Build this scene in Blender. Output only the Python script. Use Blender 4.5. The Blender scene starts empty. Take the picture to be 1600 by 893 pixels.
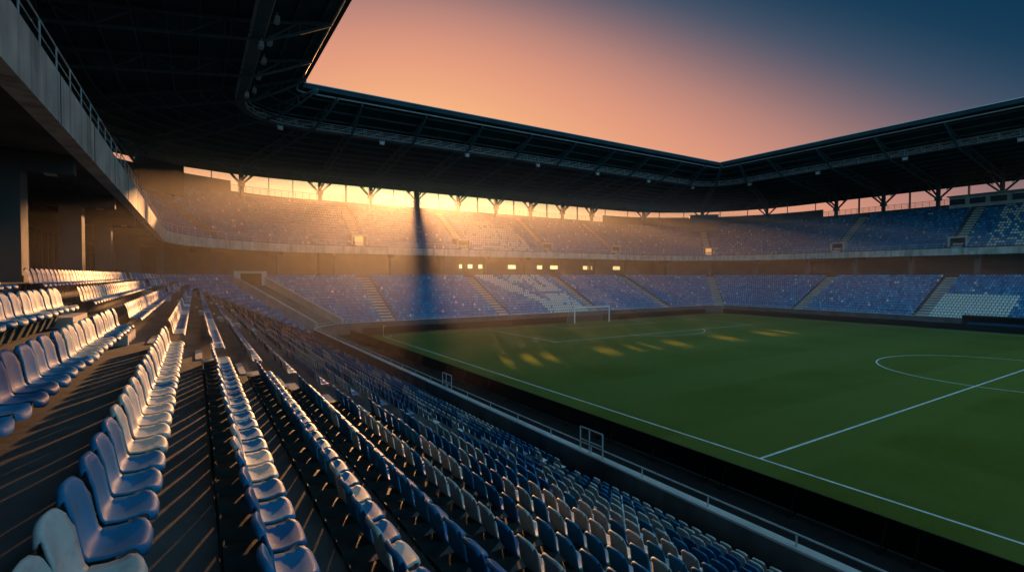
import bpy, math, random
import numpy as np
from mathutils import Vector, Matrix
random.seed(7); rng=np.random.default_rng(7)
scene=bpy.context.scene
scene.view_settings.view_transform='Standard'; scene.view_settings.look='None'; scene.view_settings.exposure=0
COL=scene.collection
CAM=Vector((0,0,8.0)); YAW=math.radians(32.3)
SUN_AZ=21.3; SUN_EL=10.5

def lin(c): 
    return tuple(((v/255)/12.92 if v/255<=0.04045 else ((v/255+0.055)/1.055)**2.4) for v in c)

# ------------------------------------------------------------------ materials
def mat(name,c1,c2=None,rough=.7,scale=3.0,bump=0.0,metal=0.0,detail=6,spec=.5,dirt=0.0,stain=0.0):
    m=bpy.data.materials.new(name); m.use_nodes=True; nt=m.node_tree; b=nt.nodes['Principled BSDF']
    b.inputs['Roughness'].default_value=rough; b.inputs['Metallic'].default_value=metal
    b.inputs['Specular IOR Level'].default_value=spec
    if c2 is None: c2=tuple(v*.7 for v in c1)
    tc=nt.nodes.new('ShaderNodeTexCoord'); n=nt.nodes.new('ShaderNodeTexNoise'); n.inputs['Scale'].default_value=scale; n.inputs['Detail'].default_value=detail
    src=tc.outputs['Object']
    if dirt: 
        g=nt.nodes.new('ShaderNodeNewGeometry'); src=g.outputs['Position']
    nt.links.new(src,n.inputs['Vector'])
    r=nt.nodes.new('ShaderNodeValToRGB'); r.color_ramp.elements[0].position=.3; r.color_ramp.elements[1].position=.7
    r.color_ramp.elements[0].color=(*c2,1); r.color_ramp.elements[1].color=(*c1,1)
    nt.links.new(n.outputs['Fac'],r.inputs['Fac']); 
    out=r.outputs['Color']
    if dirt:
        n4=nt.nodes.new('ShaderNodeTexNoise'); n4.inputs['Scale'].default_value=11; n4.inputs['Detail'].default_value=9; n4.inputs['Roughness'].default_value=.7; nt.links.new(src,n4.inputs['Vector'])
        mr=nt.nodes.new('ShaderNodeMapRange'); mr.inputs['From Min'].default_value=.5; mr.inputs['From Max'].default_value=.75; mr.inputs['To Max'].default_value=dirt; nt.links.new(n4.outputs['Fac'],mr.inputs['Value'])
        mx=nt.nodes.new('ShaderNodeMixRGB'); mx.inputs[2].default_value=(.09,.09,.085,1); nt.links.new(mr.outputs[0],mx.inputs[0]); nt.links.new(out,mx.inputs[1]); out=mx.outputs[0]
    if stain:
        mp=nt.nodes.new('ShaderNodeMapping'); mp.inputs['Scale'].default_value=(1.6,1.6,.12); nt.links.new(src,mp.inputs['Vector'])
        n5=nt.nodes.new('ShaderNodeTexNoise'); n5.inputs['Scale'].default_value=1.6; n5.inputs['Detail'].default_value=8; nt.links.new(mp.outputs[0],n5.inputs['Vector'])
        mr=nt.nodes.new('ShaderNodeMapRange'); mr.inputs['From Min'].default_value=.48; mr.inputs['From Max'].default_value=.68; mr.inputs['To Max'].default_value=stain; nt.links.new(n5.outputs['Fac'],mr.inputs['Value'])
        mx=nt.nodes.new('ShaderNodeMixRGB'); mx.inputs[2].default_value=(.05,.05,.048,1); nt.links.new(mr.outputs[0],mx.inputs[0]); nt.links.new(out,mx.inputs[1]); out=mx.outputs[0]
    nt.links.new(out,b.inputs['Base Color'])
    if bump>0:
        n2=nt.nodes.new('ShaderNodeTexNoise'); n2.inputs['Scale'].default_value=scale*6; n2.inputs['Detail'].default_value=8
        nt.links.new(tc.outputs['Object'],n2.inputs['Vector'])
        bp=nt.nodes.new('ShaderNodeBump'); bp.inputs['Strength'].default_value=bump; bp.inputs['Distance'].default_value=.02
        nt.links.new(n2.outputs['Fac'],bp.inputs['Height']); nt.links.new(bp.outputs['Normal'],b.inputs['Normal'])
        mr=nt.nodes.new('ShaderNodeMapRange'); mr.inputs['To Min'].default_value=max(.05,rough-.15); mr.inputs['To Max'].default_value=min(1,rough+.15)
        nt.links.new(n2.outputs['Fac'],mr.inputs['Value']); nt.links.new(mr.outputs['Result'],b.inputs['Roughness'])
    return m
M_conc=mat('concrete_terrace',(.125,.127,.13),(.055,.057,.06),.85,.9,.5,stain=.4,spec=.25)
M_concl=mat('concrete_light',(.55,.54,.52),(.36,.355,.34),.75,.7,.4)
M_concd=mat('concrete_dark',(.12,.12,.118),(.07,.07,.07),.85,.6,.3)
M_fascia=mat('concrete_fascia',(.62,.59,.54),(.36,.34,.31),.75,.8,.5,stain=.5)
M_roof=mat('roof_sheet',(.026,.058,.070),(.015,.034,.044),.8,.5,.0,spec=.1)
M_steel=mat('painted_steel',(.07,.12,.135),(.045,.08,.09),.6,2,.0,spec=.2)
M_galv=mat('galvanised_steel',(.52,.55,.56),(.38,.40,.41),.5,5,.0,metal=.1)
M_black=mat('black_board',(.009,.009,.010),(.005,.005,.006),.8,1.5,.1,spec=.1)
M_track=mat('dark_track',(.013,.013,.013),(.008,.008,.009),.9,1.2,.3,spec=.1)
M_white=mat('white_paint',(.62,.62,.60),(.42,.42,.41),.6,2)
M_blue=mat('blue_plastic',(.028,.27,.53),(.019,.19,.40),.55,2.2,.06,spec=.25,dirt=.3)
M_navy=mat('dark_blue_plastic',(.017,.17,.39),(.012,.12,.28),.55,2.2,.06,spec=.25,dirt=.3)
M_pale=mat('pale_blue_plastic',(.10,.42,.66),(.08,.33,.51),.55,2.2,.06,spec=.25,dirt=.3)
M_cream=mat('white_plastic',(.74,.74,.72),(.56,.56,.54),.55,2.2,.06,spec=.25,dirt=.4)
M_net=mat('net_cord',(.6,.6,.6),None,.8)
M_dark=mat('dark_glass',(.012,.014,.016),(.008,.009,.01),.15,1)
M_screen=mat('screen_black',(.008,.008,.01),None,.4)
M_flag=mat('flag_cloth',(.6,.35,.05),None,.8)
SEATM=[M_blue,M_navy,M_pale,M_cream]
# grass
def grass():
    m=bpy.data.materials.new('pitch_grass'); m.use_nodes=True; nt=m.node_tree; b=nt.nodes['Principled BSDF']; L=nt.links
    b.inputs['Roughness'].default_value=.8; b.inputs['Specular IOR Level'].default_value=0
    b.inputs['Sheen Weight'].default_value=.22; b.inputs['Sheen Roughness'].default_value=.35; b.inputs['Sheen Tint'].default_value=(.60,.80,.08,1)
    g=nt.nodes.new('ShaderNodeNewGeometry'); sx=nt.nodes.new('ShaderNodeSeparateXYZ'); L.new(g.outputs['Position'],sx.inputs[0])
    def stripes(out,period,off):
        a=nt.nodes.new('ShaderNodeMath'); a.operation='MULTIPLY_ADD'; a.inputs[1].default_value=2*math.pi/period; a.inputs[2].default_value=off; L.new(out,a.inputs[0])
        s=nt.nodes.new('ShaderNodeMath'); s.operation='SINE'; L.new(a.outputs[0],s.inputs[0])
        k=nt.nodes.new('ShaderNodeMapRange'); k.inputs['From Min'].default_value=-.2; k.inputs['From Max'].default_value=.2; L.new(s.outputs[0],k.inputs['Value']); return k.outputs[0]
    s1=stripes(sx.outputs['Y'],11.6,.4); s2=stripes(sx.outputs['X'],11.6,1.)
    ad=nt.nodes.new('ShaderNodeMath'); ad.operation='MULTIPLY_ADD'; L.new(s2,ad.inputs[0]); ad.inputs[1].default_value=.5; L.new(s1,ad.inputs[2])
    n=nt.nodes.new('ShaderNodeTexNoise'); n.inputs['Scale'].default_value=.16; n.inputs['Detail'].default_value=10; n.inputs['Roughness'].default_value=.72; L.new(g.outputs['Position'],n.inputs['Vector'])
    n2=nt.nodes.new('ShaderNodeTexNoise'); n2.inputs['Scale'].default_value=5; n2.inputs['Detail'].default_value=6; L.new(g.outputs['Position'],n2.inputs['Vector'])
    a2=nt.nodes.new('ShaderNodeMath'); a2.operation='MULTIPLY_ADD'; a2.inputs[1].default_value=.26; L.new(ad.outputs[0],a2.inputs[0]); L.new(n.outputs['Fac'],a2.inputs[2])
    a3=nt.nodes.new('ShaderNodeMath'); a3.operation='MULTIPLY_ADD'; a3.inputs[1].default_value=.5; L.new(n2.outputs['Fac'],a3.inputs[0]); L.new(a2.outputs[0],a3.inputs[2])
    r=nt.nodes.new('ShaderNodeValToRGB'); e=r.color_ramp.elements; e[0].position=.52; e[1].position=1.15
    e[0].color=(.010,.0145,.0085,1); e[1].color=(.040,.046,.023,1); L.new(a3.outputs[0],r.inputs[0]); L.new(r.outputs[0],b.inputs['Base Color'])
    bp=nt.nodes.new('ShaderNodeBump'); bp.inputs['Strength'].default_value=.8; bp.inputs['Distance'].default_value=.05; n3=nt.nodes.new('ShaderNodeTexNoise'); n3.inputs['Scale'].default_value=22; n3.inputs['Detail'].default_value=3; L.new(g.outputs['Position'],n3.inputs['Vector'])
    L.new(n3.outputs[0],bp.inputs['Height']); L.new(bp.outputs[0],b.inputs['Normal'])
    gl=nt.nodes.new('ShaderNodeBsdfGlossy'); gl.inputs['Color'].default_value=(.70,.82,.06,1); gl.inputs['Roughness'].default_value=.60; L.new(bp.outputs[0],gl.inputs['Normal'])
    mx=nt.nodes.new('ShaderNodeMixShader'); mx.inputs[0].default_value=.07; L.new(b.outputs[0],mx.inputs[1]); L.new(gl.outputs[0],mx.inputs[2]); L.new(mx.outputs[0],nt.nodes['Material Output'].inputs['Surface'])
    return m
M_grass=grass()

# ------------------------------------------------------------------ mesh helpers
class MB:
    def __init__(s): s.v=[]; s.f=[]
    def box(s,p0,p1,w,h,up=(0,0,1)):
        p0=Vector(p0);p1=Vector(p1);d=(p1-p0).normalized();u=Vector(up)
        if abs(d.dot(u))>.98: u=Vector((0,1,0))
        a=d.cross(u).normalized(); b=a.cross(d).normalized(); n=len(s.v)
        for p in (p0,p1):
            for i,j in((-1,-1),(1,-1),(1,1),(-1,1)): s.v.append(tuple(p+a*(i*w/2)+b*(j*h/2)))
        s.f+= [(n,n+3,n+2,n+1),(n+4,n+5,n+6,n+7),(n,n+1,n+5,n+4),(n+1,n+2,n+6,n+5),(n+2,n+3,n+7,n+6),(n+3,n,n+4,n+7)]
    def tube(s,p0,p1,r,seg=8):
        p0=Vector(p0);p1=Vector(p1);d=(p1-p0).normalized();u=Vector((0,0,1))
        if abs(d.z)>.98:u=Vector((0,1,0))
        a=d.cross(u).normalized(); b=a.cross(d); n=len(s.v)
        for p in(p0,p1):
            for i in range(seg):
                t=2*math.pi*i/seg; s.v.append(tuple(p+a*math.cos(t)*r+b*math.sin(t)*r))
        for i in range(seg):
            j=(i+1)%seg; s.f.append((n+i,n+j,n+seg+j,n+seg+i))
        s.f.append(tuple(range(n,n+seg))[::-1]); s.f.append(tuple(range(n+seg,n+2*seg)))
    def prism(s,poly,axis_fn,t0,t1):
        n=len(s.v);k=len(poly)
        for t in(t0,t1):
            for a,b in poly: s.v.append(tuple(axis_fn(a,b,t)))
        for i in range(k):
            j=(i+1)%k; s.f.append((n+i,n+j,n+k+j,n+k+i))
        s.f.append(tuple(range(n,n+k))[::-1]); s.f.append(tuple(range(n+k,n+2*k)))
    def quad(s,*p):
        n=len(s.v); s.v+= [tuple(q) for q in p]; s.f.append(tuple(range(n,n+len(p))))
    def mesh(s,name,m,fix=True):
        me=bpy.data.meshes.new(name); me.from_pydata(s.v,[],s.f); me.materials.append(m)
        if fix:
            import bmesh
            bm=bmesh.new(); bm.from_mesh(me); bmesh.ops.recalc_face_normals(bm,faces=bm.faces); bm.to_mesh(me); bm.free()
        me.update(); return me
def obj(name,data,parent=None,label=None,cat=None,kind=None,group=None,loc=None,rot=None):
    o=bpy.data.objects.new(name,data); COL.objects.link(o)
    if parent: o.parent=parent
    if label:o['label']=label
    if cat:o['category']=cat
    if kind:o['kind']=kind
    if group:o['group']=group
    if loc:o.location=loc
    if rot is not None:o.rotation_euler=(0,0,rot)
    return o

# ------------------------------------------------------------------ bowl path
X0,X1,YE=11.4,99.4,70.5
def stations(r=8.0,step=4.8,y_start=-40.,arc=12,y_end=-40.):
    S=[]; n=max(1,int((YE-r-y_start)/step))
    for i in range(n+1): S.append((X0,y_start+(YE-r-y_start)*i/n,-1,0))
    for i in range(1,arc):
        a=math.pi-math.pi/2*i/arc; S.append((X0+r+r*math.cos(a),YE-r+r*math.sin(a),math.cos(a),math.sin(a)))
    n=int((X1-X0-2*r)/step)
    for i in range(n+1): S.append((X0+r+(X1-X0-2*r)*i/n,YE,0,1))
    for i in range(1,arc):
        a=math.pi/2-math.pi/2*i/arc; S.append((X1-r+r*math.cos(a),YE-r+r*math.sin(a),math.cos(a),math.sin(a)))
    n=int((YE-r-y_end)/step)
    for i in range(n+1): S.append((X1,YE-r+(y_end-YE+r)*i/n,1,0))
    return S
def P(st,d,z): return (st[0]+st[2]*d,st[1]+st[3]*d,z)
def sweep(prof,S,closed=False):
    mb=MB(); k=len(prof)
    for st in S:
        for d,z in prof: mb.v.append(P(st,d,z))
    kk=k if closed else k-1
    for i in range(len(S)-1):
        for j in range(kk):
            j2=(j+1)%k; mb.f.append((i*k+j,i*k+j2,(i+1)*k+j2,(i+1)*k+j))
    if closed: mb.f.append(tuple(range(k))); mb.f.append(tuple(range((len(S)-1)*k,len(S)*k))[::-1])
    return mb
RR=1.0
S8=stations(8.0); S4=stations(RR,arc=7)
RD,RH,NR=.83,.40,18
prof=[(-.75,0),(-.75,1.5),(-.55,1.5)]
for k in range(NR):
    z=.6+RH*k
    prof+=[(-.55 if k==0 else RD*k-.33,z),(RD*k+.5,z)]
prof+=[(RD*(NR-1)+.5,7.8),(20.2,7.8)]
stadium=obj('stadium',None,label='dark roofed two tier concrete football stadium with blue seating',cat='stadium')
stadium.empty_display_size=1
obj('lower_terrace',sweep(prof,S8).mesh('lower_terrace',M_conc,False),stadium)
UD,UH,UN,UZ=.8,.52,17,12.2
up=[(14.2,11.7),(14.2,12.75),(14.42,12.75),(14.42,UZ)]
for j in range(UN):
    up+=[(15.4+UD*j,UZ+UH*j),(15.4+UD*j,UZ+UH*(j+1))]
up+=[(29.0,UZ+UH*UN),(29.0,22.2),(29.25,22.2),(29.25,20.2),(19.6,12.6),(18.5,11.9)]
fas=[(14.08,11.62),(14.08,12.82),(14.5,12.82),(14.5,12.765),(14.185,12.765),(14.185,11.685),(14.5,11.685),(14.5,11.62)]
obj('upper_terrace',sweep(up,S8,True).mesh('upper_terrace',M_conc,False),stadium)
fo=obj('balcony_front',sweep(fas,S8,True).mesh('balcony_front',M_fascia),stadium)
jb=MB()
for y in np.arange(-8,62,4.8): jb.box((X0-14.07,y,11.63),(X0-14.07,y,12.81),.012,.03)
obj('panel_joints',jb.mesh('panel_joints',M_concd),fo)
for test in (lambda s: s[2]<-.30 and s[1]>40, lambda s: s[2]>.01 and s[1]>58 or (s[3]==1 and s[0]>90)):
    SS=[s for s in S8 if test(s)]
    obj('corner_parapet',sweep([(29.02,22.203),(29.02,23.9),(29.2,23.9),(29.2,22.203)],SS,True).mesh('corner_parapet',M_concd),stadium)
# roof
rp=[(-.5,32.35),(6,30.7),(31,27.0),(31,25.8),(31.2,25.8),(31.2,27.5),(6,31.2),(-.5,33.0),(-.62,32.95),(-.62,32.35)]  # outer eave lip is added, dropped low to shade the near seats
ro=obj('roof',sweep(rp,S4,True).mesh('roof',M_roof),stadium)
pu=MB()
for d in list(np.arange(1.2,30,2.4)):
    zz=32.35-(d+.5)*1.65/6.5 if d<6 else 30.7-(d-6)*3.7/25
    for a,b in zip(S4[:-1],S4[1:]): pu.box(P(a,d,zz-.12),P(b,d,zz-.12),.10,.22)
obj('purlins',pu.mesh('purlins',M_steel,False),ro)
rim=MB()
for a,b in zip(S4[:-1],S4[1:]):
    rim.tube(P(a,.1,32.0),P(b,.1,32.0),.10,6); rim.tube(P(a,-.65,33.02),P(b,-.65,33.02),.08,6)
obj('rim_beam',rim.mesh('rim_beam',M_galv,False),ro)
# bays
bays=[]
for n in range(-3,7):
    y=1.8+9.6*n
    if y<62: bays.append((X0,y,-1,0,4.0))
for a in (160,135,110):
    t=math.radians(a); bays.append((X0+8+8*math.cos(t),YE-8+8*math.sin(t),math.cos(t),math.sin(t),8))
for n in range(8): bays.append((20+9.6*n,YE,0,1,8)) if 20+9.6*n<92 else None
for a in (70,45,20):
    t=math.radians(a); bays.append((X1-8+8*math.cos(t),YE-8+8*math.sin(t),math.cos(t),math.sin(t),8))
for n in range(7): bays.append((X1,59.4-9.6*n,1,0,8))
for st in bays:
    if st is None: continue
    nx,ny=st[2],st[3]; tx,ty=-ny,nx
    def fn(a,b,t): return (st[0]+nx*a+tx*t,st[1]+ny*a+ty*t,b)
    mb=MB()
    top=lambda d:(32.35-(d+.5)*1.65/6.5 if d<6 else 30.7-(d-6)*3.7/25)-.25
    ds=[0.2,3,6,9,12,15,18,21,24,27,29.5]
    bot=[top(d)-(.25 if i==0 else 1.6 if 1<i<8 else 1.0) for i,d in enumerate(ds)]
    for i in range(len(ds)-1):
        mb.box(fn(ds[i],top(ds[i]),0),fn(ds[i+1],top(ds[i+1]),0),.22,.22)
        mb.box(fn(ds[i],bot[i],0),fn(ds[i+1],bot[i+1],0),.22,.22)
        if i%2==0: mb.box(fn(ds[i],bot[i],0),fn(ds[i+1],top(ds[i+1]),0),.12,.12)
        else: mb.box(fn(ds[i],top(ds[i]),0),fn(ds[i+1],bot[i+1],0),.12,.12)
        mb.box(fn(ds[i+1],bot[i+1],0),fn(ds[i+1],top(ds[i+1]),0),.1,.1)
    obj('roof_truss',mb.mesh('roof_truss',M_steel,False),ro)
    wide=abs(st[0]-39.2)<.3 and ny==1
    mb=MB(); mb.box(fn(28.75,20.9,0),fn(28.75,26.9,0),(.95 if wide else .6),.6,up=(nx,ny,0))
    for s in(-1,1):
        mb.box(fn(28.75,23.4,0),fn(28.75,26.8,s*3.4),.30,.30)
        mb.box(fn(28.75,23.9,0),fn(24.6,27.5,s*1.2),.24,.24)
        mb.box(fn(28.75,26.8,s*3.0),fn(28.75,25.2,s*1.3),.14,.14)
        mb.box(fn(28.75,25.4,s*1.9),fn(28.75,26.9,s*1.1),.14,.14)
        if not wide: mb.box(fn(28.75,22.2,s*4.7),fn(28.75,26.8,s*4.7),.14,.14)
    mb.box(fn(28.75,26.8,-4.8),fn(28.75,26.8,4.8),.2,.2)
    for i in range(8):
        a=-4.8+1.2*i; mb.box(fn(28.75,26.8 if i%2 else 26.0,a),fn(28.75,26.0 if i%2 else 26.8,a+1.2),.08,.08)
    mb.box(fn(28.75,26.0,-4.8),fn(28.75,26.0,4.8),.14,.14)
    mb.box(fn(28.75,23.2,0),fn(28.75,23.7,0),1.0,1.0)
    obj('roof_column',mb.mesh('roof_column',M_steel,False),stadium)
    mb=MB(); mb.box(fn(16.2,7.7,0),fn(16.2,11.75,0),.8,.8); mb.box(fn(16.2,7.8,0),fn(16.2,8.0,0),.9,.9)
    mb.box(fn(14.6,11.45,0),fn(20 if ny!=1 else 18,11.45,0),.5,.55)
    obj('concourse_column',mb.mesh('concourse_column',M_concd,False),stadium)
    mb=MB(); mb.box(fn(29.6,0,0),fn(29.6,21,0),.8,.8)
    obj('outer_column',mb.mesh('outer_column',M_concd,False),stadium)
# concourse back wall with openings (end side)
wb=MB(); WY=YE+18
def wallseg(xa,xb,za,zb): wb.box((xa,WY+.15,(za+zb)/2),(xb,WY+.15,(za+zb)/2),.3,zb-za)
spots=[(24.6,1.2),(26.9,1.2),(29.2,1.1),(36.7,2.1),(40.4,1.5),(43.8,1.6),(47.7,2.3),(57.4,3.0),(66.5,2.6),(70.8,2.2)]
TAZ=math.tan(math.radians(SUN_AZ))
wl=sorted((x+(WY-39)*TAZ,w) for x,w in spots)
x=18.
for c,w in wl:
    wallseg(x,c-w/2,7.8,13.0); wallseg(c-w/2,c+w/2,7.8,9.35); wallseg(c-w/2,c+w/2,10.2,13.0); x=c+w/2
wallseg(x,92.8,7.8,13.0)
for xx in (17.85,92.95): wb.box((xx,WY,10.4),(xx,WY+2.6,10.4),.3,5.2)
for side in (0,1):
    S=[s for s in S8 if (s[2]<0 if side==0 else s[2]>0)]
    if side==0: S=S+[(X0+8,YE,0,1)]
    else: S=[(X1-8,YE,0,1)]+S
    S=[s for s in S if not (abs(s[2])<1e-6 and abs(s[0]-(X0+8))>.1 and abs(s[0]-(X1-8))>.1)]
    q=sweep([(20,7.8),(20,13),(20.3,13),(20.3,7.8)],S,True); n=len(wb.v); wb.v+=q.v; wb.f+=[tuple(i+n for i in f) for f in q.f]
obj('concourse_wall',wb.mesh('concourse_wall',M_concd,False),stadium)
for n in range(-1,7):
    y=1.8+9.6*n
    mb=MB(); xx=X0-19.9
    mb.box((xx,y+.8,9.5),(xx,y+8.8,9.5),.06,3.0)
    g=obj('concourse_window',mb.mesh('concourse_window',M_dark,False),stadium)
    mb=MB()
    for i in range(6): mb.box((xx+.06,y+.8+1.6*i,8.0),(xx+.06,y+.8+1.6*i,11.0),.08,.1)
    for z in (8.0,10.2,11.0): mb.box((xx+.07,y+.8,z),(xx+.07,y+8.8,z),.08,.08)
    obj('frame',mb.mesh('frame',M_steel,False),g)
# ---------------------------------------------------------- aisles
A_near=[-6.7,13.3,33.3,53.3]; A_end=[24,44,64,84]; A_opp=[53.5,33.5,13.5,-6.5]; RAMP=130
aisle_st=[(X0,y,-1,0) for y in A_near]+[(x,YE,0,1) for x in A_end]+[(X1,y,1,0) for y in A_opp]
t=math.radians(45); aisle_st.append((X1-8+8*math.cos(t),YE-8+8*math.sin(t),math.cos(t),math.sin(t)))
for st in aisle_st:
    nx,ny=st[2],st[3]; tx,ty=-ny,nx; mb=MB(); nearA=st[0]==X0; W=1.9 if not nearA else 1.5
    for k in range(NR):
        z=.6+RH*k; a=RD*k+.10; b=RD*k+.503
        mb.box(P(st,a,z+.1),P(st,b,z+.1),W,.203)
        if k: mb.box(P(st,RD*k-.335,z+.012),P(st,RD*k+(.1 if not nearA else -.2),z+.012),W,.03)
    obj('aisle_stair',mb.mesh('aisle_stair',M_concl,False),stadium)
    if nearA: continue
    mb=MB()
    for j in range(UN):
        z=UZ+UH*(j+1); mb.box(P(st,15.4+UD*j-.3,z-.13),P(st,15.4+UD*j+.01,z-.13),1.4,.26); mb.box(P(st,15.4+UD*j,z+.01),P(st,15.4+UD*j+.8,z+.01),1.4,.03)
    obj('upper_aisle_stair',mb.mesh('upper_aisle_stair',M_concl,False),stadium)
M_warm=bpy.data.materials.new('sunlit_corridor_glow'); M_warm.use_nodes=True  # emissive panel stands in for sunlight inside the entrance; no lamp there
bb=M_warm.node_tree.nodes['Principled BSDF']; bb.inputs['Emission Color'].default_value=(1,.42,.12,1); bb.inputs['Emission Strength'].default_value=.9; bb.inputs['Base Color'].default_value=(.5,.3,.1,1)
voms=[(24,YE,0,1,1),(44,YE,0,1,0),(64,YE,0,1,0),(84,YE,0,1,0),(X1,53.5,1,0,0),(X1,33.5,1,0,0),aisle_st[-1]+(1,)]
VD0,VD1,VZ=16.4,19.0,15.0
for v in voms:
    st=v[:4]; nx,ny=st[2],st[3]; tx,ty=-ny,nx
    def fn(a,b,t): return (st[0]+nx*a+tx*t,st[1]+ny*a+ty*t,b)
    mb=MB()
    for s in(-1,1): mb.prism([(VD0,12.4),(VD1+.4,12.4),(VD1+.4,VZ),(VD0,VZ)],fn,s*1.25-.12,s*1.25+.12)
    mb.prism([(VD0-.002,VZ-.25),(VD1+.398,VZ-.25),(VD1+.398,VZ+.002),(VD0-.002,VZ+.002)],fn,-1.12,1.12)
    vo=obj('tier_entrance',mb.mesh('tier_entrance',M_concl),stadium)
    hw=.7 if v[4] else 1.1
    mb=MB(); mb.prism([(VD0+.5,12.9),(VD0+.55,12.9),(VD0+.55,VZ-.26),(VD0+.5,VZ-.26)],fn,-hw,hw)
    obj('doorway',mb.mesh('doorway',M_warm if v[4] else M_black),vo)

# corner ramp
t=math.radians(RAMP); rs=(X0+8+8*math.cos(t),YE-8+8*math.sin(t),math.cos(t),math.sin(t)); 
def rf(a,b,tt): return (rs[0]+rs[2]*a-rs[3]*tt,rs[1]+rs[3]*a+rs[2]*tt,b)
ramp=obj('corner_tunnel_ramp',None,label='grey concrete vehicle ramp cut through the corner seating',cat='ramp')
mb=MB()
for s in(-1,1): mb.prism([(-.9,0),(12.2,5.6),(12.2,7.9),(-.9,2.1)],rf,s*2.6-.2,s*2.6+.2)
obj('side_wall',mb.mesh('side_wall',M_concl),ramp)
mb=MB(); mb.prism([(-.85,.3),(12,6.3),(12,6.6),(-.85,1.05)],rf,-2.4,2.4); obj('ramp_floor',mb.mesh('ramp_floor',M_concd),ramp)
mb=MB(); mb.prism([(12.0,6.4),(12.2,6.4),(12.2,8.6),(12.0,8.6)],rf,-2.8,2.8); obj('end_wall',mb.mesh('end_wall',M_concl),ramp)
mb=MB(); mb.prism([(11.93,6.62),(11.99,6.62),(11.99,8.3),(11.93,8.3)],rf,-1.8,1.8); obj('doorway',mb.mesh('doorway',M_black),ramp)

# ---------------------------------------------------------- seats
SX=.74; SPC=.43
def seat_grid(nx,prof,thick):
    v=[];f=[]; n=len(prof)
    for i,(x,z,hw) in enumerate(prof):
        for j in range(nx):
            u=-1+2*j/(nx-1); y=u*hw*.83; xx,zz=x,z
            if z>.42: zz=.42+(z-.42)*.88
            if x>.12: zz+=.022*abs(u)**3
            else: xx+=.035*u*u; 
            if z>.7: zz-=.04*abs(u)**4
            if x>.38: xx-=.05*abs(u)**4
            v.append((xx*SX,y,zz))
    for i in range(n-1):
        for j in range(nx-1):
            a=i*nx+j; f.append((a,a+1,a+nx+1,a+nx))
    return v,f
hiprof=[(.455,.355,.19),(.462,.385,.205),(.45,.41,.215),(.41,.418,.22),(.33,.405,.222),(.24,.397,.222),(.16,.402,.222),(.115,.418,.222),(.09,.45,.222),(.075,.51,.222),(.062,.58,.221),(.048,.66,.218),(.03,.74,.21),(.012,.79,.197),(-.004,.812,.185),(-.022,.80,.18),(-.03,.775,.178)]
def seat_mesh(m):
    v,f=seat_grid(11,hiprof,0); me=bpy.data.meshes.new('stadium_chair'); me.from_pydata(v,[],f); me.materials.append(m)
    o=bpy.data.objects.new('tmp',me); COL.objects.link(o); md=o.modifiers.new('s','SOLIDIFY'); md.thickness=.014; md.offset=0
    dg=bpy.context.evaluated_depsgraph_get(); r=bpy.data.meshes.new_from_object(o.evaluated_get(dg)); bpy.data.objects.remove(o)
    r.name='stadium_chair'
    for p in r.polygons:p.use_smooth=True
    return r
SM=[seat_mesh(m) for m in SEATM]
mb=MB()
mb.prism([(-.145,.05),(-.145,.40),(.02,.40),(.20,.385),(.20,.35),(.06,.25),(-.02,.05)],lambda a,b,t:(a,t,b),-.09,.09)
mb.box((-.143,0,.02),(-.143,0,.42),.30,.012,up=(1,0,0))
BM=mb.mesh('bracket',M_steel,True)
def hashn(*a):
    h=math.sin(sum(v*w for v,w in zip(a,(12.9898,78.233,37.719))))*43758.5453; return h-math.floor(h)
def colour(side,row,s,near,upper):
    if side=='near' and not upper:
        c=hashn(row,math.floor((s+hashn(row,3.)*3)/ (.9+2.0*hashn(row,1.7)))); j=hashn(row,s,9.1)
        white=.44 if s<30 else .2
        if row==14: 
            pat='bwbwwbbbbwwwwwwbwwww'; i=int((s-1.0)/SPC)
            if 0<=i<len(pat): return 3 if pat[i]=='w' else 0
        if row==15 and s<8: return 0 if j<.8 else 1
        if row==13 and s<8: 
            return 3 if s<2.4 or 4.9<s<5.6 else (0 if j<.6 else 1)
        if c<white: return 3 if j>.12 else 0
        return (1 if j<.35 else 3 if j>.93 else 0)
    j=hashn(row,s,5.3); c=hashn(math.floor(s/2.4),row*.7,2.2)
    if side=='end' and not upper and 44.5<s<63.5 and j<.97:
        a=47.2+(17-row)*.62; w_=2.0 if row>9 else 1.3
        if row>=6 and abs(s-a)<w_: return 3
        b_=58.2-abs(row-9)*.05+(17-row)*.10
        if abs(s-b_)<2.7 and not (abs(s-b_)<.4 and row>11) and row!=9: return 3
        if row<6 and 53.5<s<56.5+row*.2: return 3
        if row>13 and 51.5<s<54.5: return 3
    if side=='opp' and not upper and 23.5<s<32.7 and row<10: return 3
    if upper and side=='end' and 46<s<60 and j<.9 and row<13: return 3 if c<.9 else 2
    if upper and side=='opp' and 12<s<30 and j<.5: return 3
    if j<.02: return 3
    if j<.15: return 2
    if j<.42: return 1
    return 0
seats=[]
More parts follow.
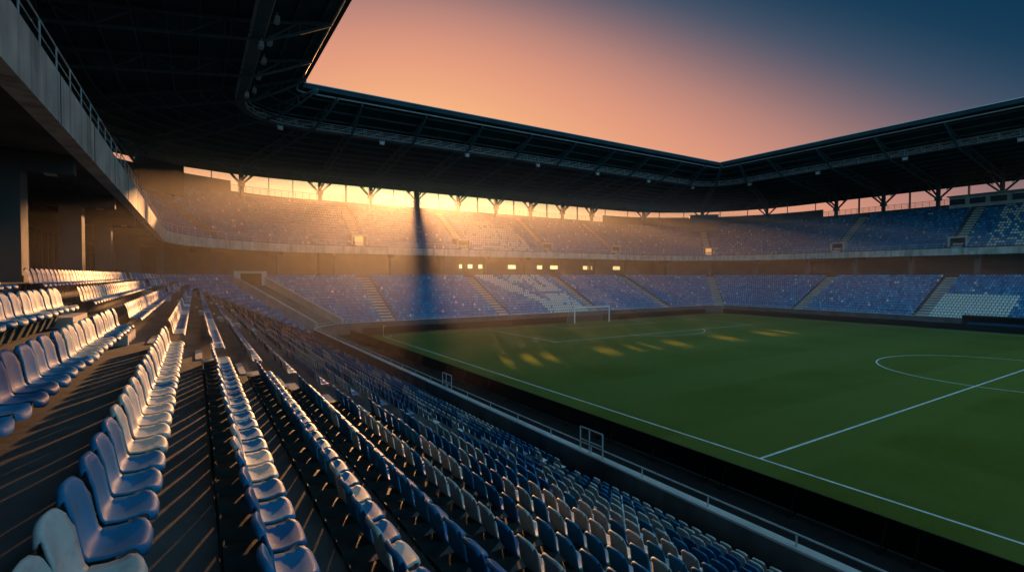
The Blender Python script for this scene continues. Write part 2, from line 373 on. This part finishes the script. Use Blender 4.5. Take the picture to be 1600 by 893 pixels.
def add_row(d,z,row,upper):
    aw=1.05
    lo=-9 if not upper else 38
    n=int((62.5-lo)/SPC)
    for i in range(n):
        s=lo+.25+SPC*i
        if all(abs(s-a)>.95 for a in A_near) : seats.append((X0-d,s,z,0.0,colour('near',row,s,True,upper)))
    for (cx,a0,a1,sd) in ((X0+8,180,90,'c1'),(X1-8,90,0,'c2')):
        R=8+d; L=R*math.pi/2; n=int(L/.45)
        for i in range(n):
            a=math.radians(a0)-math.pi/2*(i+.5)/n
            if sd=='c1' and not upper and abs(a-math.radians(RAMP))*R<3.1 and d<12.6: continue
            if sd=='c1' and upper and abs(a-math.radians(135))*R<.8: continue
            if sd=='c2' and abs(a-math.radians(45))*R<aw: continue
            c=math.cos(a);s_=math.sin(a)
            seats.append((cx+R*c,YE-8+R*s_,z,math.atan2(-s_,-c),colour(sd,row,i*.5+.3,False,upper)))
    n=int((X1-X0-16)/.44)
    for i in range(n):
        s=X0+8+.25+.44*i
        if all(abs(s-a)>(aw) for a in A_end) and not(upper and row<4 and any(abs(s-a)<1.6 for a in A_end)): seats.append((s,YE+d,z,-math.pi/2,colour('end',row,s,False,upper)))
    n=int((62.5+2)/.44)
    for i in range(n):
        s=62.25-.44*i
        if all(abs(s-a)>aw for a in A_opp) and not(upper and row<4 and any(abs(s-a)<1.6 for a in A_opp)): seats.append((X1+d,s,z,math.pi,colour('opp',row,s,False,upper)))
for k in range(NR): add_row(RD*k+.33,.6+RH*k,k,False)
for j in range(UN): add_row(15.4+UD*j+.66,UZ+UH*(j+1),j,True)
fw=Vector((math.sin(YAW),math.cos(YAW),0)); rt=Vector((math.cos(YAW),-math.sin(YAW),0))
cand=[]
for i,s in enumerate(seats):
    v=Vector((s[0],s[1],s[2]+.5))-CAM; dep=v.dot(fw)
    if dep<.3: continue
    u=v.dot(rt)/dep*783+800; w=-v.z/dep*783+430
    if -60<u<1660 and -20<w<990: cand.append((v.length,i))
cand.sort(); near=set(i for _,i in cand[:300])
names={0:('blue plastic stadium seat fixed on concrete terrace step'),1:('dark blue plastic stadium seat fixed on concrete terrace step'),2:('pale blue plastic stadium seat fixed on terrace step'),3:('off-white plastic stadium seat fixed on concrete terrace step')}
for i in near:
    s=seats[i]; o=bpy.data.objects.new('stadium_chair',SM[s[4]]); COL.objects.link(o)
    o.location=s[:3]; o.rotation_euler=(random.uniform(-.01,.01),random.uniform(-.02,.02),s[3]+random.uniform(-.03,.03)); o['label']=names[s[4]]; o['category']='seat'; o['group']='seats along the terrace rows'
    b=bpy.data.objects.new('bracket',BM); COL.objects.link(b); b.parent=o
def build_stuff():
    mids=[];fars=[]
    for i,s in enumerate(seats):
        if i in near: continue
        dd=math.hypot(s[0],s[1])
        (mids if dd<38 else fars).append(s)
    mp=[hiprof[i] for i in (0,2,4,6,8,11,13,14,16)]; fp=[(.45,.36,.2),(.44,.41,.22),(.12,.40,.22),(.04,.68,.215),(0,.81,.17)]
    V=[];F=[];MI=[];off=0
    for lst,(v,f) in ((mids,seat_grid(7,mp,0)),(fars,seat_grid(4,fp,0))):
        v=np.array(v);f=np.array(f); A=np.array(lst); N=len(A); rr=A[:,3]+rng.uniform(-.04,.04,N); c=np.cos(rr)[:,None]; s=np.sin(rr)[:,None]
        x=v[None,:,0]*c-v[None,:,1]*s+A[:,0:1]; y=v[None,:,0]*s+v[None,:,1]*c+A[:,1:2]; z=v[None,:,2]+A[:,2:3]
        V.append(np.stack([x,y,z],-1).reshape(-1,3)); nv=len(v)
        F.append((f[None]+(np.arange(N)*nv)[:,None,None]).reshape(-1,4)+off); off+=N*nv
        MI.append(np.repeat(A[:,4].astype(int),len(f)))
    V=np.concatenate(V);F=np.concatenate(F);MI=np.concatenate(MI)
    me=bpy.data.meshes.new('stadium_seating'); me.vertices.add(len(V)); me.vertices.foreach_set('co',V.ravel().astype(np.float32))
    me.loops.add(F.size); me.loops.foreach_set('vertex_index',F.ravel().astype(np.int32))
    me.polygons.add(len(F)); me.polygons.foreach_set('loop_start',(np.arange(len(F))*4).astype(np.int32))
    for m in SEATM: me.materials.append(m)
    me.update(calc_edges=True); me.polygons.foreach_set('material_index',MI.astype(np.int32)); me.polygons.foreach_set('use_smooth',np.ones(len(F),bool)); me.update()
    obj('stadium_chair',me,label='rows of blue and white stadium seats filling both tiers',cat='seat',kind='stuff',group='seats along the terrace rows')
build_stuff()

# ---------------------------------------------------------- railings
def railing(name,S,d,z0,z1,label,sp=2.0,r=.022,mids=1,m=M_galv):
    mb=MB()
    for a,b in zip(S[:-1],S[1:]):
        pa,pb=Vector(P(a,d,0)),Vector(P(b,d,0)); L=(pb-pa).length; n=max(1,round(L/sp))
        for i in range(n): 
            p=pa.lerp(pb,i/n); mb.tube((p.x,p.y,z0),(p.x,p.y,z1),r,6)
        for q in range(mids+1):
            z=z1-(z1-z0)*q/(mids+1); mb.tube((pa.x,pa.y,z),(pb.x,pb.y,z),r*(1.2 if q==0 else .8),6)
    return obj(name,mb.mesh(name,m,False),label=label,cat='railing',group='metal railings around the stands')
railing('guard_railing',[s for s in S8 if s[1]>-12],14.3,12.82,13.75,'slim galvanised railing on top of the upper balcony front',1.6,.02,2)
railing('guard_railing',[s for s in S8 if s[1]>-12],-.65,1.5,1.85,'low galvanised railing along the front wall of the stand',2.4,.02,0)
railing('guard_railing',[s for s in S8 if s[0]>X0+.1],29.1,22.2,23.3,'metal railing on the top parapet of the upper tier',1.2,.035,3,M_steel)
obj('front_coping',sweep([(-.80,1.5),(-.80,1.56),(-.50,1.56),(-.50,1.5)],S8,True).mesh('front_coping',M_concl),stadium)
# catwalk
cs=stations(RR,2.4,arc=5); cs=[s for s in cs if s[1]>-14]
cw=obj('maintenance_catwalk',None,label='galvanised maintenance catwalk hung beneath the roof edge',cat='catwalk')
mb=MB()
for a,b in zip(cs[:-1],cs[1:]): mb.box(P(a,6.5,29.0),P(b,6.5,29.0),1.0,.12)
obj('walkway',mb.mesh('walkway',M_steel,False),cw)
mb=MB()
for a,b in zip(cs[:-1],cs[1:]):
    for d in (6.0,7.0):
        for z in (29.08,29.5,30.05): mb.tube(P(a,d,z),P(b,d,z),.055,5)
        mb.tube(P(a,d,29.0),P(a,d,30.05),.05,5)
        mb.tube(P(a,d,29.0),P(b,d,30.0),.04,4)
obj('handrail',mb.mesh('handrail',M_galv,False),cw)
mb=MB()
for a in cs[::2]: mb.tube(P(a,6.5,29),P(a,6.5,30.6),.05,5)
obj('hanger',mb.mesh('hanger',M_steel,False),cw)
def flood():
    mb=MB(); mb.box((0,-.35,-.5),(0,.35,-.5),.35,.5); mb.box((.19,-.30,-.5),(.19,.30,-.5),.03,.4); 
    for y in(-.38,.38): mb.box((0,y,-.5),(0,y,0),.05,.05)
    mb.box((0,-.38,0),(0,.38,0),.05,.05); mb.box((-.2,-.3,-.62),(-.2,.3,-.62),.1,.2)
    return mb.mesh('floodlight',M_galv,False)
FL=flood()
for s in cs[2::6]:
    obj('floodlight',FL,label='small unlit grey floodlight hanging below the catwalk',cat='floodlight',group='floodlights under the catwalk',loc=P(s,6.2,28.95),rot=math.atan2(-s[3],-s[2]))
for s in [q for q in cs if q[2]==-1][1::2]:
    obj('floodlight',FL,label='small unlit grey floodlight on the roof edge truss',cat='floodlight',group='floodlights under the catwalk',loc=P(s,5.2,30.4),rot=math.atan2(-s[3],-s[2]))
for y in (13.7,26.0):
    mb=MB(); x=X0+.65
    for yy in(-.6,.1,.6): mb.tube((0,yy,0),(0,yy,.85),.025,8)
    for z in(.4,.85): mb.tube((0,-.6,z),(0,.6,z),.025,8)
    obj('pitch_gate',mb.mesh('pitch_gate',M_galv,False),label='tubular steel barrier gate above the front wall',cat='gate',group='barrier gates along the front wall',loc=(x,y,1.56))
# scoreboards
for cx,a in((X0+8,135),(X1-8,45)):
    t=math.radians(a); R=8+25; c,s=math.cos(t),math.sin(t)
    e=obj('scoreboard',None,label='large switched-off black scoreboard above the corner seating',cat='scoreboard',group='scoreboards in the corners',loc=(cx+R*c,YE-8+R*s,0),rot=math.atan2(-s,-c))
    mb=MB(); mb.box((0,-3.6,21.9),(0,3.6,21.9),.5,4.2); obj('screen',mb.mesh('screen',M_screen),e)
    mb=MB()
    for y in(-2.5,2.5): mb.box((-.4,y,17),(-.4,y,23),.25,.25)
    for z in(19.75,24.05): mb.box((.05,-3.7,z),(.05,3.7,z),.7,.14)
    obj('frame',mb.mesh('frame',M_steel),e)
# press box on opposite stand
pb=obj('press_box',None,label='low grey glazed press box at the top of the upper tier',cat='press box')
mb=MB(); mb.box((X1+28.4,14,22.3),(X1+28.4,38,22.3),2.0,2.2); mb.box((X1+28.0,13.8,23.5),(X1+28.0,38.2,23.5),3.0,.18); obj('wall',mb.mesh('wall',M_concl),pb)
for i in range(8):
    mb=MB(); y=14.6+3*i; mb.box((X1+27.36,y,22.4),(X1+27.36,y+2.3,22.4),.06,1.1); obj('window',mb.mesh('window',M_dark),pb)
mb=MB(); mb.box((0,-.2,-.35),(0,.2,-.35),.25,.4); mb.tube((0,0,0),(0,0,-.16),.03); mb.box((.13,-.15,-.35),(.13,.15,-.35),.02,.3)
SP=mb.mesh('loudspeaker',M_galv,False)
for y in (11.5,21.1,30.7,40.3): obj('loudspeaker',SP,label='small grey loudspeaker hanging under the balcony soffit',cat='loudspeaker',group='loudspeakers under the balcony',loc=(X0-15.2,y,11.69))

# ---------------------------------------------------------- ground & pitch
def sheet(name,x0,x1,y0,y1,z,m,kind='structure'):
    mb=MB(); mb.quad((x0,y0,z),(x1,y0,z),(x1,y1,z),(x0,y1,z)); return obj(name,mb.mesh(name,m,False),kind=kind)
sheet('ground',-3000,3000,-3000,3000,-.03,mat('outer_ground',(.07,.075,.06),(.045,.05,.04),.9,.05))
sheet('perimeter_track',X0-.8,X1+.8,-40,YE+.8,-.01,M_track)
sheet('pitch',18.3,94.6,-40,67.2,.0,M_grass)
TX0,TX1,TY1=20.8,92.4,64.5; YH=12.6; CX=56.7
mb=MB(); LW=.13
def line(xa,ya,xb,yb): 
    d=Vector((xb-xa,yb-ya,0)).normalized()*LW/2; n=Vector((-d.y,d.x,0)); a=Vector((xa,ya,.006))-d;b=Vector((xb,yb,.006))+d
    mb.quad(a+n,a-n,b-n,b+n)
line(TX0,-38,TX0,TY1-LW);line(TX1,-38,TX1,TY1-LW);line(TX0,TY1,TX1,TY1)
obj('touchline',mb.mesh('touchline',M_white,False),kind='structure')
mb=MB()
line(TX0+LW,YH,TX1-LW,YH)
for (w,dpt) in((20.16,16.5),(9.16,5.5)):
    line(CX-w,TY1-LW,CX-w,TY1-dpt);line(CX+w,TY1-LW,CX+w,TY1-dpt);line(CX-w+LW,TY1-dpt,CX+w-LW,TY1-dpt)
obj('pitch_marking',mb.mesh('pitch_marking',M_white,False),kind='structure')
mb=MB()
def arc(cx,cy,r,a0,a1,n=72,z=.010):
    for i in range(n):
        p=[]
        for k,rr in((i,r-.06),(i+1,r-.06),(i+1,r+.06),(i,r+.06)):
            a=math.radians(a0+(a1-a0)*k/n); p.append((cx+rr*math.cos(a),cy+rr*math.sin(a),z))
        mb.quad(*p)
arc(CX,YH,9.15,0,360); arc(CX,TY1-11,9.15,217,323,32); arc(TX0,TY1,1,-90,0,10); arc(TX1,TY1,1,180,270,10); arc(CX,YH,.08,0,360,12); arc(CX,TY1-11,.08,0,360,12)
obj('circle_marking',mb.mesh('circle_marking',M_white,False),kind='structure')
g=obj('goal',None,label='white football goal with net on the goal line',cat='goal',loc=(CX+.2,TY1,0))
M_goal=mat('goal_paint',(.85,.85,.84),(.75,.75,.74),.4,4)
mb=MB(); GH=2.65; GW=3.85
for x in(-GW,GW): mb.tube((x,0,0),(x,0,GH),.10,10)
mb.tube((-GW-.07,0,GH),(GW+.07,0,GH),.10,10); obj('goal_frame',mb.mesh('goal_frame',M_goal,False),g)
mb=MB()
for i in range(25):
    x=-GW+2*GW*i/24; mb.box((x,.08,GH-.05),(x,1.2,GH-.1),.012,.012); mb.box((x,1.2,GH-.1),(x,2.1,.02),.012,.012)
for i in range(9):
    z=(GH-.1)*(1-i/9); y=1.2+.9*i/9; mb.box((-GW,y,z),(GW,y,z),.012,.012)
    for x in(-GW,GW): mb.box((x,.05,z),(x,y,z),.012,.012)
obj('net',mb.mesh('net',M_net,False),g)
mb=MB()
for x in(-GW,GW): mb.tube((x,0,GH),(x,1.2,GH-.1),.03); mb.tube((x,1.2,GH-.1),(x,2.1,0),.03)
obj('net_support',mb.mesh('net_support',M_galv,False),g)
for x in(TX0,TX1):
    f=obj('corner_flag',None,label='corner flag on a thin white pole at the pitch corner',cat='corner flag',group='corner flags',loc=(x,TY1,0))
    mb=MB(); mb.tube((0,0,0),(0,0,1.5),.03); obj('pole',mb.mesh('pole',M_white,False),f)
    mb=MB(); mb.prism([(0,1.5),(.4,1.38),(0,1.15)],lambda a,b,t:(a,t,b),-.005,.005); obj('flag',mb.mesh('flag',M_flag),f)
def board(L):
    mb=MB(); mb.box((0,-L/2+.01,.5),(0,L/2-.01,.5),.07,.88); 
    for y in(-L/2+.4,0,L/2-.4): mb.box((-.05,y,.05),(-.5,y,.02),.05,.04); mb.box((-.04,y,.8),(-.45,y,.04),.04,.04)
    return mb.mesh('advertising_board',M_black,False)
B6=board(6.0)
bl='plain black pitchside advertising board standing beside the grass'
for i in range(13): obj('advertising_board',B6,label=bl,cat='advertising board',group='pitchside advertising boards',loc=(X0+5.6,-9+6*i,0),rot=0)
for i in range(12): obj('advertising_board',B6,label=bl,cat='advertising board',group='pitchside advertising boards',loc=(22+6*i,YE-3.0,0),rot=math.radians(-90))
for i in range(8): obj('advertising_board',B6,label=bl,cat='advertising board',group='pitchside advertising boards',loc=(X1-4.6,63-6*i,0),rot=math.pi)
for y in(22,):
    dg=obj('team_dugout',None,label='dark curved team shelter with bench beside the touchline',cat='dugout',loc=(X1-3.0,y,0))
    mb=MB(); pr=[(1.2,0),(1.2,1.3),(.8,1.95),(.1,2.2),(-.7,2.1),(-.7,2.02),(.1,2.12),(.75,1.88),(1.12,1.27),(1.12,0)]
    mb.prism(pr,lambda a,b,t:(a,t,b),-5,5); 
    for s in(-5,5): mb.prism([(1.19,0),(1.19,1.3),(.8,1.93),(.1,2.18),(-.5,2.1),(-.2,0)],lambda a,b,t:(a,t,b),s-.05,s+.05)
    obj('shelter',mb.mesh('shelter',M_screen,False),dg)
    mb=MB(); mb.box((.6,-4.8,.45),(.6,4.8,.45),.45,.1); mb.box((.85,-4.8,.8),(.85,4.8,.8),.08,.6)
    for k in range(6): mb.box((.6,-4.5+1.8*k,0),(.6,-4.5+1.8*k,.4),.3,.06)
    obj('bench',mb.mesh('bench',M_navy,False),dg)

# ---------------------------------------------------------- haze (volume shaped to the sunlit layer, keeping glow off the roof, thicker depth toward the end stand)
hz=MB(); hz.prism([(12,-.5),(99.2,-.5),(99.2,27),(12,11.5)],lambda a,b,t:(t,a,b),-22,134)
hm=bpy.data.materials.new('haze'); hm.use_nodes=True; nt=hm.node_tree; nt.nodes.remove(nt.nodes['Principled BSDF'])
vs=nt.nodes.new('ShaderNodeVolumeScatter'); vs.inputs['Density'].default_value=.0024; vs.inputs['Anisotropy'].default_value=.77; vs.inputs['Color'].default_value=(1,.98,.95,1)
nt.links.new(vs.outputs[0],nt.nodes['Material Output'].inputs['Volume'])
obj('light_shaft_haze',hz.mesh('light_shaft_haze',hm),kind='structure')

# ---------------------------------------------------------- sun & sky
az=math.radians(SUN_AZ); el=math.radians(SUN_EL)
SD=Vector((math.sin(az)*math.cos(el),math.cos(az)*math.cos(el),math.sin(el)))
ld=bpy.data.lights.new('sun','SUN'); ld.energy=9.0; ld.angle=math.radians(.8); ld.color=(1,.45,.16)
lo=bpy.data.objects.new('sun',ld); COL.objects.link(lo); lo.rotation_euler=(-SD).to_track_quat('-Z','Y').to_euler(); lo.location=(60,150,60)
w=bpy.data.worlds.new('World'); scene.world=w; w.use_nodes=True; nt=w.node_tree; L=nt.links; bg=nt.nodes['Background']
tc=nt.nodes.new('ShaderNodeTexCoord'); nm=nt.nodes.new('ShaderNodeVectorMath'); nm.operation='NORMALIZE'; L.new(tc.outputs['Generated'],nm.inputs[0])
dt=nt.nodes.new('ShaderNodeVectorMath'); dt.operation='DOT_PRODUCT'; L.new(nm.outputs[0],dt.inputs[0]); dt.inputs[1].default_value=SD
def M(op,a,b=None):
    n=nt.nodes.new('ShaderNodeMath'); n.operation=op
    for i,v in enumerate((a,b)):
        if v is None: continue
        if isinstance(v,(int,float)): n.inputs[i].default_value=v
        else: L.new(v,n.inputs[i])
    return n.outputs[0]
ang=M('MULTIPLY',M('ARCCOSINE',M('MINIMUM',dt.outputs['Value'],.99999)),180/math.pi*.72)
sp=nt.nodes.new('ShaderNodeSeparateXYZ'); L.new(nm.outputs[0],sp.inputs[0])
elv=M('MULTIPLY',M('ARCSINE',M('MAXIMUM',sp.outputs['Z'],0.0)),180/math.pi*1.15)
t=M('DIVIDE',M('ADD',ang,elv),120.0)
cr=nt.nodes.new('ShaderNodeValToRGB'); L.new(t,cr.inputs[0]); e=cr.color_ramp.elements; cr.color_ramp.interpolation='B_SPLINE'
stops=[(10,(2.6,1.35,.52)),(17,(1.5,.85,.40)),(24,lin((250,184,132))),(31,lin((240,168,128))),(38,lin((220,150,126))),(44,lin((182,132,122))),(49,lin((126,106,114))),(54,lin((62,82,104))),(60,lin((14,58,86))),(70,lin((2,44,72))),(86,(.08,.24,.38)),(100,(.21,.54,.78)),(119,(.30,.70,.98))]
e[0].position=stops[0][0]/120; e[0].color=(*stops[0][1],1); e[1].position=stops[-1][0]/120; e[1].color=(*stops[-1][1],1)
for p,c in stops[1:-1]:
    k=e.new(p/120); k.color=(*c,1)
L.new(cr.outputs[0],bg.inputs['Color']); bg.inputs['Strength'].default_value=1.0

# ---------------------------------------------------------- camera
cd=bpy.data.cameras.new('camera'); co=bpy.data.objects.new('camera',cd); COL.objects.link(co); scene.camera=co
cd.lens=17.62; cd.sensor_width=36; cd.clip_start=.05; cd.clip_end=6000
co.location=CAM; co.rotation_euler=(math.radians(90-1.2),0,-YAW)
